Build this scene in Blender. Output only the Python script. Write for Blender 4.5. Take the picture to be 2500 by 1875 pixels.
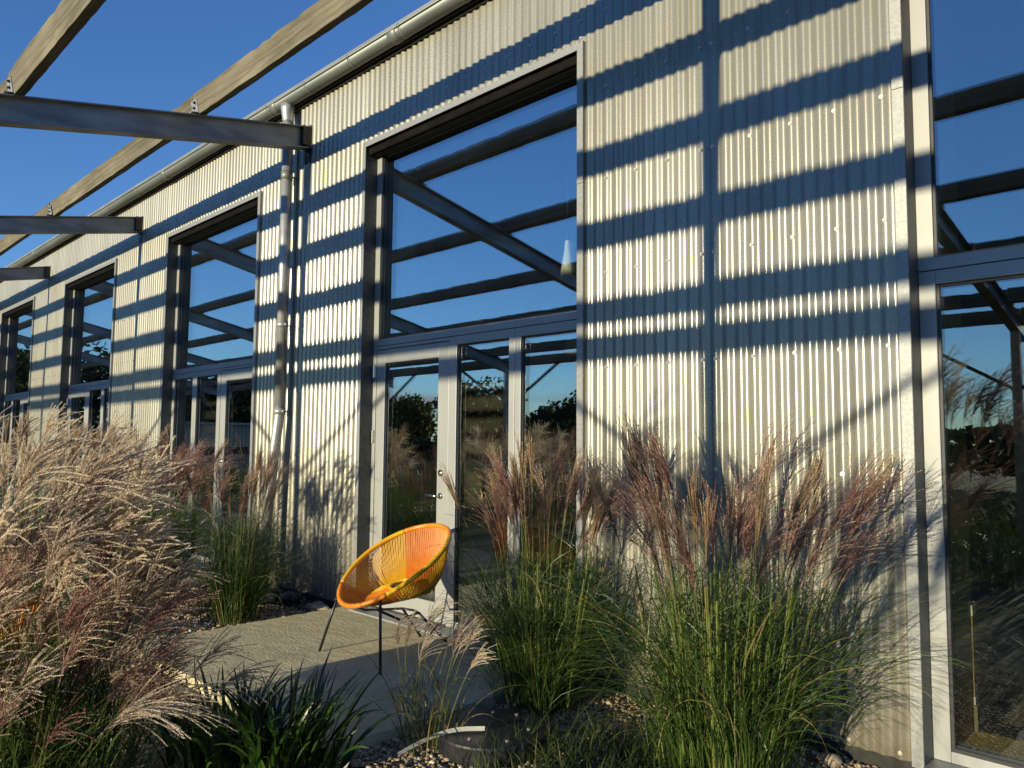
import bpy, math, random
import numpy as np
from mathutils import Vector, Matrix, Quaternion

for o in list(bpy.data.objects):
    bpy.data.objects.remove(o)
SC = bpy.context.scene
COL = SC.collection
PI = math.pi

# ------------------------------------------------------------------ camera
CAMP = Vector((0, -3.8161, 1.5))
YAW, PITCH, ROLL, FPX = 0.7795, 0.0746, 0.0080, 1863.1
_f = Vector((-math.sin(YAW) * math.cos(PITCH), math.cos(YAW) * math.cos(PITCH), math.sin(PITCH)))
_r = Vector((math.cos(YAW), math.sin(YAW), 0))
_u = _r.cross(_f)
_r2 = _r * math.cos(ROLL) + _u * math.sin(ROLL)
_u2 = -_r * math.sin(ROLL) + _u * math.cos(ROLL)
cam_d = bpy.data.cameras.new('camera')
cam_d.sensor_width = 36.0
cam_d.lens = 36.0 * FPX / 2500.0
cam_d.clip_start, cam_d.clip_end = 0.05, 3000
cam = bpy.data.objects.new('camera', cam_d)
COL.objects.link(cam)
M = Matrix((( _r2.x, _u2.x, -_f.x, CAMP.x), (_r2.y, _u2.y, -_f.y, CAMP.y), (_r2.z, _u2.z, -_f.z, CAMP.z), (0, 0, 0, 1)))
cam.matrix_world = M
SC.camera = cam

# ------------------------------------------------------------------ light
SUN_EL = math.radians(8.3)
SUN_AZ = math.radians(0.3)          # sun stands square to the wall, out over the garden (-y)
sun_dir = Vector((math.sin(SUN_AZ) * math.cos(SUN_EL), -math.cos(SUN_AZ) * math.cos(SUN_EL), math.sin(SUN_EL)))
sl = bpy.data.lights.new('sun', 'SUN')
sl.energy = 5.0
sl.angle = math.radians(0.62)
sl.color = (.97, 0.855, 0.57)
so = bpy.data.objects.new('sun', sl)
COL.objects.link(so)
so.rotation_euler = (-sun_dir).to_track_quat('-Z', 'Y').to_euler()

W = bpy.data.worlds.new('World')
SC.world = W
W.use_nodes = True
wn, wl = W.node_tree.nodes, W.node_tree.links
bg = wn['Background']
sky = wn.new('ShaderNodeTexSky')
sky.sky_type = 'NISHITA'
sky.sun_disc = False
sky.sun_elevation = SUN_EL
sky.sun_rotation = PI - SUN_AZ
sky.air_density = 1.0
sky.dust_density = 0.0
sky.ozone_density = 2.6
tint = wn.new('ShaderNodeMix'); tint.data_type = 'RGBA'; tint.blend_type = 'MULTIPLY'; tint.inputs[0].default_value = 1.0
tint.inputs[7].default_value = (.64, .92, 1.38, 1)      # clear autumn air: a deep blue sky
wl.new(sky.outputs[0], tint.inputs[6])
# a few thin clouds low over the horizon
wtc = wn.new('ShaderNodeTexCoord'); wmp = wn.new('ShaderNodeMapping'); wmp.inputs['Scale'].default_value = (2.2, 2.2, 16)
wl.new(wtc.outputs['Generated'], wmp.inputs['Vector'])
wno = wn.new('ShaderNodeTexNoise'); wno.inputs['Scale'].default_value = 1.7; wno.inputs['Detail'].default_value = 6
wl.new(wmp.outputs[0], wno.inputs['Vector'])
wrp = wn.new('ShaderNodeValToRGB'); wrp.color_ramp.elements[0].position = .52; wrp.color_ramp.elements[1].position = .72
wl.new(wno.outputs['Fac'], wrp.inputs[0])
wsx = wn.new('ShaderNodeSeparateXYZ'); wl.new(wtc.outputs['Generated'], wsx.inputs[0])
wbd = wn.new('ShaderNodeMapRange'); wbd.inputs[1].default_value = .15; wbd.inputs[2].default_value = .05
wl.new(wsx.outputs['Z'], wbd.inputs[0])
wml = wn.new('ShaderNodeMath'); wml.operation = 'MULTIPLY'; wl.new(wrp.outputs[0], wml.inputs[0]); wl.new(wbd.outputs[0], wml.inputs[1])
wcm = wn.new('ShaderNodeMix'); wcm.data_type = 'RGBA'; wcm.inputs[7].default_value = (2.0, 1.95, 2.1, 1)
wl.new(wml.outputs[0], wcm.inputs[0]); wl.new(tint.outputs[2], wcm.inputs[6])
wl.new(wcm.outputs[2], bg.inputs['Color'])
bg.inputs['Strength'].default_value = 0.124

vs = SC.view_settings
vs.view_transform = 'Standard'
vs.look = 'None'
vs.exposure = 0.42
vs.gamma = 1.0
vs.use_curve_mapping = False
SC.cycles.use_denoising = True
SC.cycles.max_bounces = 8
SC.cycles.transparent_max_bounces = 24
SC.cycles.glossy_bounces = 5
SC.cycles.caustics_reflective = False
SC.cycles.caustics_refractive = False

# ------------------------------------------------------------------ materials
def nmat(name):
    m = bpy.data.materials.new(name)
    m.use_nodes = True
    nt = m.node_tree
    return m, nt.nodes, nt.links, nt.nodes['Principled BSDF']

def noise_ramp(n, l, scale, c0, c1, p0=.35, p1=.65, detail=5, coord='Object', stretch=None, dist=0.0):
    tc = n.new('ShaderNodeTexCoord')
    src = tc.outputs[coord]
    if stretch:
        mp = n.new('ShaderNodeMapping')
        mp.inputs['Scale'].default_value = stretch
        l.new(src, mp.inputs['Vector'])
        src = mp.outputs[0]
    t = n.new('ShaderNodeTexNoise')
    t.inputs['Scale'].default_value = scale
    t.inputs['Detail'].default_value = detail
    t.inputs['Distortion'].default_value = dist
    l.new(src, t.inputs['Vector'])
    r = n.new('ShaderNodeValToRGB')
    r.color_ramp.elements[0].position = p0
    r.color_ramp.elements[1].position = p1
    r.color_ramp.elements[0].color = (*c0, 1)
    r.color_ramp.elements[1].color = (*c1, 1)
    l.new(t.outputs['Fac'], r.inputs[0])
    return r, t, src

def bump(n, l, bsdf, height, strength, dist=.01):
    b = n.new('ShaderNodeBump')
    b.inputs['Strength'].default_value = strength
    b.inputs['Distance'].default_value = dist
    l.new(height, b.inputs['Height'])
    l.new(b.outputs[0], bsdf.inputs['Normal'])

def simple(name, c0, c1, scale=8, rough=.5, metal=0.0, bmp=0.0, detail=5, stretch=None, p0=.35, p1=.65, bd=.005):
    m, n, l, b = nmat(name)
    r, t, _ = noise_ramp(n, l, scale, c0, c1, p0, p1, detail, 'Object', stretch)
    l.new(r.outputs[0], b.inputs['Base Color'])
    b.inputs['Roughness'].default_value = rough
    b.inputs['Metallic'].default_value = metal
    if bmp:
        bump(n, l, b, t.outputs['Fac'], bmp, bd)
    return m

def tinted(name, stops, rough=.6, transl=.35, spec=.3, spread=0.0):
    """plant material: colour from the per-blade 'tint' attribute, part translucent"""
    m, n, l, b = nmat(name)
    a = n.new('ShaderNodeAttribute')
    a.attribute_name = 'tint'
    r = n.new('ShaderNodeValToRGB')
    els = r.color_ramp.elements
    while len(els) < len(stops):
        els.new(.5)
    for e, (p, c) in zip(els, stops):
        e.position = p
        e.color = (*c, 1)
    if spread:
        oi = n.new('ShaderNodeObjectInfo')
        ml = n.new('ShaderNodeMath'); ml.operation = 'MULTIPLY_ADD'; ml.inputs[1].default_value = 2 * spread; ml.inputs[2].default_value = -spread
        l.new(oi.outputs['Random'], ml.inputs[0])
        ad = n.new('ShaderNodeMath'); ad.operation = 'ADD'; l.new(a.outputs['Fac'], ad.inputs[0]); l.new(ml.outputs[0], ad.inputs[1])
        l.new(ad.outputs[0], r.inputs[0])
    else:
        l.new(a.outputs['Fac'], r.inputs[0])
    l.new(r.outputs[0], b.inputs['Base Color'])
    b.inputs['Roughness'].default_value = rough
    b.inputs['Specular IOR Level'].default_value = spec
    tr = n.new('ShaderNodeBsdfTranslucent')
    l.new(r.outputs[0], tr.inputs['Color'])
    mx = n.new('ShaderNodeMixShader')
    mx.inputs[0].default_value = transl
    l.new(b.outputs[0], mx.inputs[1])
    l.new(tr.outputs[0], mx.inputs[2])
    l.new(mx.outputs[0], n['Material Output'].inputs['Surface'])
    return m

MT = {}
# corrugated cladding: weathered aluminium-zinc sheet
m, n, l, b = nmat('cladding_metal')
r, t, src = noise_ramp(n, l, 2.2, (.268, .258, .220), (.338, .327, .282), .3, .7, 6, 'Object', (1, 1, .22))
t2 = n.new('ShaderNodeTexNoise'); t2.inputs['Scale'].default_value = 90; t2.inputs['Detail'].default_value = 3
tcc = n.new('ShaderNodeTexCoord'); l.new(tcc.outputs['Object'], t2.inputs['Vector'])
rr = n.new('ShaderNodeMapRange'); rr.inputs[3].default_value = .22; rr.inputs[4].default_value = .32
l.new(t2.outputs['Fac'], rr.inputs[0]); l.new(rr.outputs[0], b.inputs['Roughness'])
r3, t3, _ = noise_ramp(n, l, 5.0, (.80, .79, .77), (1.05, 1.05, 1.05), .30, .60, 7, 'Object', (4.0, 1, .10))
mw = n.new('ShaderNodeMix'); mw.data_type = 'RGBA'; mw.blend_type = 'MULTIPLY'; mw.inputs[0].default_value = .75
l.new(r.outputs[0], mw.inputs[6]); l.new(r3.outputs[0], mw.inputs[7])
sz3 = n.new('ShaderNodeSeparateXYZ'); l.new(tcc.outputs['Object'], sz3.inputs[0])
t4 = n.new('ShaderNodeTexNoise'); t4.inputs['Scale'].default_value = 14; t4.inputs['Detail'].default_value = 8; l.new(tcc.outputs['Object'], t4.inputs['Vector'])
m4 = n.new('ShaderNodeMath'); m4.operation = 'MULTIPLY_ADD'; m4.inputs[1].default_value = -.55; l.new(t4.outputs['Fac'], m4.inputs[0]); l.new(sz3.outputs['Z'], m4.inputs[2])
r4 = n.new('ShaderNodeMapRange'); r4.inputs[1].default_value = .12; r4.inputs[2].default_value = -.22; r4.inputs[3].default_value = 0; r4.inputs[4].default_value = .7; l.new(m4.outputs[0], r4.inputs[0])
md = n.new('ShaderNodeMix'); md.data_type = 'RGBA'; md.inputs[7].default_value = (.20, .165, .115, 1)     # dried mud thrown up by rain
l.new(r4.outputs[0], md.inputs[0]); l.new(mw.outputs[2], md.inputs[6])
l.new(md.outputs[2], b.inputs['Base Color'])
b.inputs['Metallic'].default_value = .32
bump(n, l, b, t2.outputs['Fac'], .05, .001)
MT['clad'] = m
MT['flash'] = simple('flashing_galvanised', (.25, .26, .265), (.33, .34, .345), 60, .45, .3, .03)
MT['galv'] = simple('galvanised_beam', (.17, .18, .19), (.40, .415, .43), 7, .5, .35, .06, 9, (1, .35, 1), .3, .75)
MT['galv_dark'] = simple('dark_steel', (.012, .012, .013), (.03, .03, .03), 20, .5, .3)
MT['gutter'] = simple('gutter_zinc', (.15, .17, .165), (.215, .235, .225), 5, .5, .35, .02, 5, (.3, 1, 1))
MT['pipe'] = simple('downpipe_galvanised', (.33, .345, .35), (.43, .44, .44), 14, .40, .45, .02)
MT['frame'] = simple('window_frame_coat', (.31, .318, .318), (.345, .352, .352), 3, .4, .1)
MT['gasket'] = simple('black_gasket', (.012, .013, .016), (.02, .02, .024), 30, .5)
MT['reveal_shade'] = simple('reveal_shade_dark', (.050, .054, .058), (.085, .090, .095), 25, .5, .2)  # shade of the window returns put into a dark colour
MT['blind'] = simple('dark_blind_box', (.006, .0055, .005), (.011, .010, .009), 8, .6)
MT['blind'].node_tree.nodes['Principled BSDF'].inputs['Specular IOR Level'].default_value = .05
MT['chrome'] = simple('steel_fitting', (.62, .6, .56), (.7, .68, .63), 10, .22, 1.0)
MT['screw'] = simple('screw_steel', (.55, .54, .50), (.66, .65, .6), 30, .35, .7)
MT['black'] = simple('black_plastic', (.012, .013, .015), (.026, .028, .032), 35, .45, 0, .15, 4)
MT['legs'] = simple('black_powder_coat', (.010, .010, .011), (.018, .018, .02), 30, .35)
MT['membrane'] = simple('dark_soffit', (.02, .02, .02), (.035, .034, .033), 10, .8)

# weathered timber
def timber(name, axis='x', c0=(.09, .082, .064), c1=(.25, .232, .18)):
    m, n, l, b = nmat(name)
    st = {'x': (.35, 9, 9), 'z': (9, 9, .35)}[axis]
    r, t, src = noise_ramp(n, l, 4.0, c0, c1, .25, .72, 9, 'Object', st, .6)
    r2, t2, _ = noise_ramp(n, l, 1.6, (.62, .60, .56), (1.1, 1.06, 1.0), .3, .7, 4)
    mul = n.new('ShaderNodeMix'); mul.data_type = 'RGBA'; mul.blend_type = 'MULTIPLY'; mul.inputs[0].default_value = 1
    l.new(r.outputs[0], mul.inputs[6]); l.new(r2.outputs[0], mul.inputs[7])
    l.new(mul.outputs[2], b.inputs['Base Color'])
    b.inputs['Roughness'].default_value = .82
    b.inputs['Specular IOR Level'].default_value = .2
    bump(n, l, b, t.outputs['Fac'], .5, .006)
    return m
MT['timber'] = timber('weathered_timber')
MT['oak'] = timber('interior_oak', 'z', (.48, .33, .13), (.62, .45, .20))
MT['amber'] = timber('interior_pine', 'z', (.55, .33, .10), (.75, .48, .17))

# coated double glazing
m, n, l, b = nmat('coated_glass')
n.remove(b)
tr = n.new('ShaderNodeBsdfTransparent'); tr.inputs[0].default_value = (.93, .96, .92, 1)
gl = n.new('ShaderNodeBsdfGlossy'); gl.inputs['Roughness'].default_value = 0.0
gl.inputs['Color'].default_value = (.90, .97, 1.0, 1)
fr = n.new('ShaderNodeLayerWeight'); fr.inputs['Blend'].default_value = .5
mr = n.new('ShaderNodeMapRange'); mr.inputs[1].default_value = 0.0; mr.inputs[2].default_value = 1.0
mr.inputs[3].default_value = .16; mr.inputs[4].default_value = .80
l.new(fr.outputs['Facing'], mr.inputs[0])
mx = n.new('ShaderNodeMixShader'); l.new(mr.outputs[0], mx.inputs[0]); l.new(tr.outputs[0], mx.inputs[1]); l.new(gl.outputs[0], mx.inputs[2])
l.new(mx.outputs[0], n['Material Output'].inputs['Surface'])
tc = n.new('ShaderNodeTexCoord'); tn = n.new('ShaderNodeTexNoise'); tn.inputs['Scale'].default_value = 1.6; tn.inputs['Detail'].default_value = 1.5
l.new(tc.outputs['Object'], tn.inputs['Vector'])
bp = n.new('ShaderNodeBump'); bp.inputs['Strength'].default_value = .06; bp.inputs['Distance'].default_value = .001
l.new(tn.outputs['Fac'], bp.inputs['Height']); l.new(bp.outputs[0], gl.inputs['Normal'])
MT['glass'] = m

# broom-finished concrete
m, n, l, b = nmat('broomed_concrete')
r, t, src = noise_ramp(n, l, 3.0, (.49, .44, .275), (.64, .575, .37), .3, .7, 8)
l.new(r.outputs[0], b.inputs['Base Color'])
b.inputs['Roughness'].default_value = .9
t2 = n.new('ShaderNodeTexNoise'); t2.inputs['Scale'].default_value = 75; t2.inputs['Detail'].default_value = 8
mp = n.new('ShaderNodeMapping'); mp.inputs['Scale'].default_value = (.30, 1.5, 1); mp.inputs['Rotation'].default_value = (0, 0, .12)
l.new(src, mp.inputs[0]); l.new(mp.outputs[0], t2.inputs['Vector'])
bump(n, l, b, t2.outputs['Fac'], .8, .014)
MT['concrete'] = m

# gravel ground (fine stones beyond the modelled ones)
m, n, l, b = nmat('gravel_ground')
tc = n.new('ShaderNodeTexCoord')
vo = n.new('ShaderNodeTexVoronoi'); vo.inputs['Scale'].default_value = 55
l.new(tc.outputs['Object'], vo.inputs['Vector'])
r = n.new('ShaderNodeValToRGB'); r.color_ramp.elements[0].color = (.10, .075, .045, 1); r.color_ramp.elements[1].color = (.42, .33, .22, 1)
sx = n.new('ShaderNodeSeparateColor'); l.new(vo.outputs['Color'], sx.inputs[0]); l.new(sx.outputs[0], r.inputs[0])
l.new(r.outputs[0], b.inputs['Base Color']); b.inputs['Roughness'].default_value = .85
bump(n, l, b, vo.outputs['Distance'], .9, .02)
MT['gravel_ground'] = m
MT['soil'] = simple('garden_soil', (.022, .024, .012), (.065, .060, .032), 12, .95, 0, .8, 8, None, .3, .7, .03)
MT['rock'] = simple('flint_rock', (.16, .12, .08), (.46, .38, .28), 14, .8, 0, .5, 6, None, .3, .7, .01)
MT['pebble'] = tinted('pebble_stone', [(0, (.10, .075, .05)), (.4, (.34, .25, .15)), (.75, (.52, .41, .27)), (1, (.72, .66, .56))], .75, 0.0, .3)
MT['label'] = simple('white_label', (.72, .72, .72), (.8, .8, .8), 10, .5)
MT['dark_wall'] = simple('interior_dark_wall', (.045, .038, .028), (.07, .06, .045), 2, .9)
MT['int_floor'] = simple('interior_floor', (.20, .19, .15), (.28, .26, .21), 3, .55)
MT['card'] = simple('cardboard', (.20, .125, .06), (.27, .175, .09), 6, .8)
MT['tape'] = simple('packing_tape', (.5, .45, .36), (.7, .66, .55), 40, .18)
MT['cabinet'] = simple('interior_cabinet', (.10, .08, .05), (.14, .11, .07), 4, .6)
MT['lamp'] = simple('white_lampshade', (.65, .68, .62), (.75, .78, .72), 4, .4)
MT['redtile'] = simple('clay_roof_tile', (.14, .035, .016), (.27, .085, .04), 14, .85, 0, .4)
MT['brick'] = simple('brick_wall', (.16, .06, .035), (.26, .11, .07), 20, .9)
MT['bark'] = simple('bark', (.05, .038, .025), (.11, .085, .06), 12, .95, 0, .5)
MT['roof'] = simple('roof_sheet', (.22, .23, .24), (.3, .31, .32), 4, .5, .4)

# plants
MT['leaf'] = tinted('miscanthus_leaf', [(0, (.018, .038, .009)), (.5, (.050, .100, .018)), (.85, (.105, .165, .036)), (1, (.28, .22, .08))], .42, .34, .5)
MT['stem'] = tinted('miscanthus_stem', [(0, (.10, .15, .03)), (.6, (.22, .26, .07)), (1, (.33, .24, .10))], .5, .15, .4)
MT['plume_red'] = tinted('plume_purple', [(0, (.18, .080, .074)), (.45, (.42, .225, .185)), (.8, (.60, .41, .32)), (1, (.75, .62, .49))], .6, .35, .3, .2)
MT['plume_tan'] = tinted('plume_tan', [(0, (.26, .165, .09)), (.5, (.48, .34, .20)), (1, (.66, .52, .35))], .6, .35, .3, .2)
MT['plume_silver'] = tinted('plume_silver', [(0, (.15, .075, .072)), (.35, (.48, .36, .29)), (.7, (.74, .62, .49)), (1, (.90, .81, .66))], .5, .45, .4, .34)
MT['strap'] = tinted('strappy_leaf', [(0, (.010, .030, .006)), (.6, (.032, .080, .013)), (1, (.08, .155, .026))], .33, .3, .6)
MT['lowgrass'] = tinted('low_grass', [(0, (.018, .035, .010)), (.7, (.05, .085, .022)), (1, (.14, .13, .05))], .6, .3, .3)
MT['treeleaf'] = tinted('tree_leaf', [(0, (.018, .026, .008)), (.6, (.05, .06, .018)), (1, (.12, .10, .03))], .7, .25, .2)
MT['cord_y'] = simple('yellow_cord', (.70, .38, .012), (.76, .44, .02), 20, .36)
MT['cord_o'] = simple('orange_cord', (.68, .195, .008), (.74, .24, .012), 20, .36)

# ------------------------------------------------------------------ helpers
def link(o, parent=None):
    COL.objects.link(o)
    if parent is not None:
        o.parent = parent
    return o

def tag(o, label=None, cat=None, group=None, kind=None):
    if label: o['label'] = label
    if cat: o['category'] = cat
    if group: o['group'] = group
    if kind: o['kind'] = kind
    return o

def empty(name, loc=(0, 0, 0), parent=None, rz=0.0):
    o = bpy.data.objects.new(name, None)
    o.empty_display_size = .1
    o.location = loc
    o.rotation_euler = (0, 0, rz)
    return link(o, parent)

class MB:
    """collects shapes for ONE mesh object"""
    def __init__(s):
        s.v, s.f = [], []
    def add(s, v, f):
        o = len(s.v)
        s.v += [tuple(p) for p in v]
        s.f += [tuple(i + o for i in q) for q in f]
        return s
    def box(s, x0, x1, y0, y1, z0, z1):
        v = [(x, y, z) for x in (x0, x1) for y in (y0, y1) for z in (z0, z1)]
        return s.add(v, [(0, 1, 3, 2), (4, 6, 7, 5), (0, 4, 5, 1), (2, 3, 7, 6), (0, 2, 6, 4), (1, 5, 7, 3)])
    def tube(s, pts, r, k=8, cap=True, closed=False):
        pts = [Vector(p) for p in pts]
        m = len(pts)
        rs = r if hasattr(r, '__len__') else [r] * m
        rings = []
        prev = None
        for i, p in enumerate(pts):
            if closed:
                t = pts[(i + 1) % m] - pts[i - 1]
            else:
                t = pts[min(i + 1, m - 1)] - pts[max(i - 1, 0)]
            t.normalize()
            a = prev if prev is not None else (Vector((0, 0, 1)) if abs(t.z) < .9 else Vector((1, 0, 0)))
            a = (a - t * a.dot(t)).normalized()
            prev = a
            bb = t.cross(a)
            rings.append([p + (a * math.cos(2 * PI * j / k) + bb * math.sin(2 * PI * j / k)) * rs[i] for j in range(k)])
        v = [q for rg in rings for q in rg]
        f = []
        for i in range(m if closed else m - 1):
            i2 = (i + 1) % m
            for j in range(k):
                f.append((i * k + j, i * k + (j + 1) % k, i2 * k + (j + 1) % k, i2 * k + j))
        if cap and not closed:
            f.append(tuple(range(k))[::-1])
            f.append(tuple((m - 1) * k + j for j in range(k)))
        return s.add(v, f)
    def prism(s, prof, p0, p1, ax=Vector((1, 0, 0)), up=Vector((0, 0, 1))):
        """profile (a,b) pairs in the plane of ax/up swept p0->p1"""
        k = len(prof)
        v = [Vector(p0) + ax * a + up * b for a, b in prof] + [Vector(p1) + ax * a + up * b for a, b in prof]
        f = [(j, (j + 1) % k, k + (j + 1) % k, k + j) for j in range(k)]
        f += [tuple(range(k))[::-1], tuple(range(k, 2 * k))]
        return s.add(v, f)
    def mesh(s, name, mat, smooth=False):
        me = bpy.data.meshes.new(name)
        me.from_pydata(s.v, [], s.f)
        me.validate()
        if mat: me.materials.append(MT[mat])
        if smooth:
            me.polygons.foreach_set('use_smooth', [True] * len(me.polygons))
        return me
    def build(s, name, mat, parent=None, smooth=False, loc=(0, 0, 0), bevel=0.0):
        o = bpy.data.objects.new(name, s.mesh(name, mat, smooth))
        o.location = loc
        if bevel:
            bv = o.modifiers.new('bevel', 'BEVEL'); bv.width = bevel; bv.segments = 2; bv.limit_method = 'ANGLE'
        return link(o, parent)

def inst(name, me, parent=None, loc=(0, 0, 0)):
    o = bpy.data.objects.new(name, me)
    o.location = loc
    return link(o, parent)

def np_mesh(name, V, F, mat, tint=None, smooth=False):
    """V (n,3), F (m,4) or (m,3) arrays or list of both kinds"""
    me = bpy.data.meshes.new(name)
    Fs = F if isinstance(F, list) else [F]
    nl = sum(q.size for q in Fs)
    me.vertices.add(len(V))
    me.vertices.foreach_set('co', np.ascontiguousarray(V, dtype=np.float32).ravel())
    me.loops.add(nl)
    me.loops.foreach_set('vertex_index', np.concatenate([q.ravel() for q in Fs]).astype(np.int32))
    npol = sum(len(q) for q in Fs)
    me.polygons.add(npol)
    tot = np.concatenate([np.full(len(q), q.shape[1], np.int32) for q in Fs])
    st = np.concatenate([[0], np.cumsum(tot)[:-1]]).astype(np.int32)
    me.polygons.foreach_set('loop_start', st)
    if smooth:
        me.polygons.foreach_set('use_smooth', np.ones(npol, bool))
    if tint is not None:
        a = me.attributes.new('tint', 'FLOAT', 'POINT')
        a.data.foreach_set('value', np.ascontiguousarray(tint, dtype=np.float32))
    me.materials.append(MT[mat])
    me.update(calc_edges=True)
    return me

def ribbons(P, S, Wd):
    """P (N,K,3) centre lines, S (N,K,3) side vectors, Wd (N,K) half widths -> V, quads"""
    N, K, _ = P.shape
    V = np.stack([P - S * Wd[..., None], P + S * Wd[..., None]], 2).reshape(-1, 3)
    i = (np.arange(N)[:, None] * K + np.arange(K - 1)[None]).ravel() * 2
    F = np.stack([i, i + 1, i + 3, i + 2], 1)
    return V, F

# ================================================================== SETTING
P_BAY = 4.442           # bay spacing
OP_L, OP_R = -5.593, -3.154   # opening of the large window in view
FLW = .05               # flashing face width
Z_BASE, Z_HEAD, Z_TOP = .07, 4.102, 4.815
XL, XR = -32.0, 4.6     # ends of the long wall

g = MB(); g.add([(-1500, -1500, -.02), (1500, -1500, -.02), (1500, 1500, -.02), (-1500, 1500, -.02)], [(0, 1, 2, 3)])
ground = tag(g.build('ground', 'soil'), kind='structure')
g = MB(); g.add([(-33, -3.2, -.004), (-3.2, -3.2, -.004), (-3.2, .0, -.004), (-33, .0, -.004), (4, -1.7, -.004), (4, .0, -.004), (-3.2, -1.7, -.004)], [(0, 1, 2, 3), (6, 4, 5, 2)])
tag(g.build('gravel_bed_ground', 'gravel_ground'), kind='structure')

# concrete path slabs from the doors (one per door bay in view)
def slab(x0, x1, y0, y1):
    mb = MB()
    nx, ny = 26, 34
    rng = random.Random(int(x0 * 100))
    top = []
    for i in range(nx + 1):
        for j in range(ny + 1):
            jx = rng.uniform(-.004, .004) if 0 < i < nx else rng.uniform(-.006, .006)
            top.append((x0 + (x1 - x0) * i / nx + jx, y0 + (y1 - y0) * j / ny, .06 + rng.uniform(-.0012, .0012) - (.006 if i in (0, nx) else 0)))
    f = [(i * (ny + 1) + j, (i + 1) * (ny + 1) + j, (i + 1) * (ny + 1) + j + 1, i * (ny + 1) + j + 1) for i in range(nx) for j in range(ny)]
    mb.add(top, f)
    for i in (0, nx):
        for j in range(ny):
            a, bq = top[i * (ny + 1) + j], top[i * (ny + 1) + j + 1]
            q = [a, bq, (bq[0], bq[1], -.05), (a[0], a[1], -.05)]
            mb.add(q if i else q[::-1], [(0, 1, 2, 3)])
    a = [top[i * (ny + 1)] for i in range(nx + 1)]
    for i in range(nx):
        mb.add([a[i], a[i + 1], (a[i + 1][0], a[i + 1][1], -.05), (a[i][0], a[i][1], -.05)], [(0, 3, 2, 1)])
    return mb
o = slab(-5.78, -3.2, -1.80, .015).build('path', 'concrete', smooth=False)
tag(o, 'broom-finished concrete path slab under the orange chair', kind='structure')
o = slab(-9.9, -7.5, -2.2, .015).build('path', 'concrete')
tag(o, 'concrete path slab behind the grasses at the further door', kind='structure')

# ================================================================== BUILDING
bld = tag(empty('workshop_building', (0, 0, 0)), 'long workshop building clad in pale corrugated metal with tall windows', 'building')
PITCHC, AMP = .076, .0072

def corr_sheet(x0, x1, z0, z1, xref, yoff, seed):
    nx = max(2, int(round((x1 - x0) / PITCHC * 10)))
    nz = max(2, int((z1 - z0) / .3))
    xs = np.linspace(x0, x1, nx + 1); zs = np.linspace(z0, z1, nz + 1)
    rng = np.random.default_rng(seed)
    X, Z = np.meshgrid(xs, zs, indexing='ij')
    Y = -.0095 - AMP * np.cos(2 * PI * (X - xref) / PITCHC) + yoff
    # oil-canning: slow in/out waver of the sheet
    for _ in range(3):
        Y = Y + .0007 * np.sin(X * rng.uniform(1, 6) + Z * rng.uniform(.5, 4) + rng.uniform(0, 6))
    V = np.stack([X, Y, Z], -1).reshape(-1, 3)
    i = (np.arange(nx)[:, None] * (nz + 1) + np.arange(nz)[None]).ravel()
    F = np.stack([i, i + nz + 1, i + nz + 2, i + 1], 1)
    return np_mesh('cladding_sheet', V, F, 'clad', smooth=True)

# screw: sealing washer, flange and hex head
sm = MB()
def disc(mb, r, y0, y1, k, rt=None):
    rt = rt or r
    v = [(r * math.cos(2 * PI * j / k), y0, r * math.sin(2 * PI * j / k)) for j in range(k)] + [(rt * math.cos(2 * PI * j / k), y1, rt * math.sin(2 * PI * j / k)) for j in range(k)]
    mb.add(v, [(j, (j + 1) % k, k + (j + 1) % k, k + j) for j in range(k)] + [tuple(range(k, 2 * k))])
disc(sm, .0115, .002, -.003, 10, .0105); disc(sm, .0078, -.003, -.0045, 8); disc(sm, .0052, -.0045, -.0105, 6)
screw_me = sm.mesh('screw', 'screw')

ROWS = [.10, .74, 1.353, 1.965, 2.57, 3.178, 3.785, 4.30]
nscrew = 0
def put_screw(x, z, parent):
    global nscrew
    nscrew += 1
    o = inst('screw', screw_me, parent, (x, -.0185, z))
    o.rotation_euler = (random.uniform(-.06, .06), random.uniform(0, 6), random.uniform(-.06, .06))
random.seed(5)
def far_screws(pts, parent):
    mb = MB()
    for x, z in pts:
        disc_v = MB(); disc(disc_v, .012, .002, -.010, 6, .007)
        mb.add([(a + x, bq - .0185, c + z) for a, bq, c in disc_v.v], disc_v.f)
    o = mb.build('screws', 'screw', parent); o['kind'] = 'stuff'

for k in range(-1, 7):
    xl = OP_R + FLW - k * P_BAY
    xr = OP_L - FLW + P_BAY - k * P_BAY
    if k == -1: xr = XR
    xref = -2.9264 - k * P_BAY
    lap = xref + 9.5 * PITCHC
    if k == -1: lap = xl + .5
    s1 = inst('cladding_sheet', corr_sheet(xl, lap + .02, Z_BASE, Z_TOP, xref, 0, k * 2 + 50), bld)
    s2 = inst('cladding_sheet', corr_sheet(lap - .02, xr, Z_BASE, Z_TOP, xref, -.0022, k * 2 + 51), bld)
    if k == -1: continue
    pts1 = [(xref + q * PITCHC, z) for q in (0, 3, 6, 9) for z in ROWS if xref + q * PITCHC > xl + .02]
    pts2 = [(xref + q * PITCHC, z) for q in (10, 13, 16, 19, 22) for z in ROWS if xref + q * PITCHC < xr - .02]
    if k <= 2:
        for x, z in pts1: put_screw(x, z, s1)
        for x, z in pts2: put_screw(x, z, s2)
    else:
        far_screws(pts1, s1); far_screws(pts2, s2)
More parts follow.
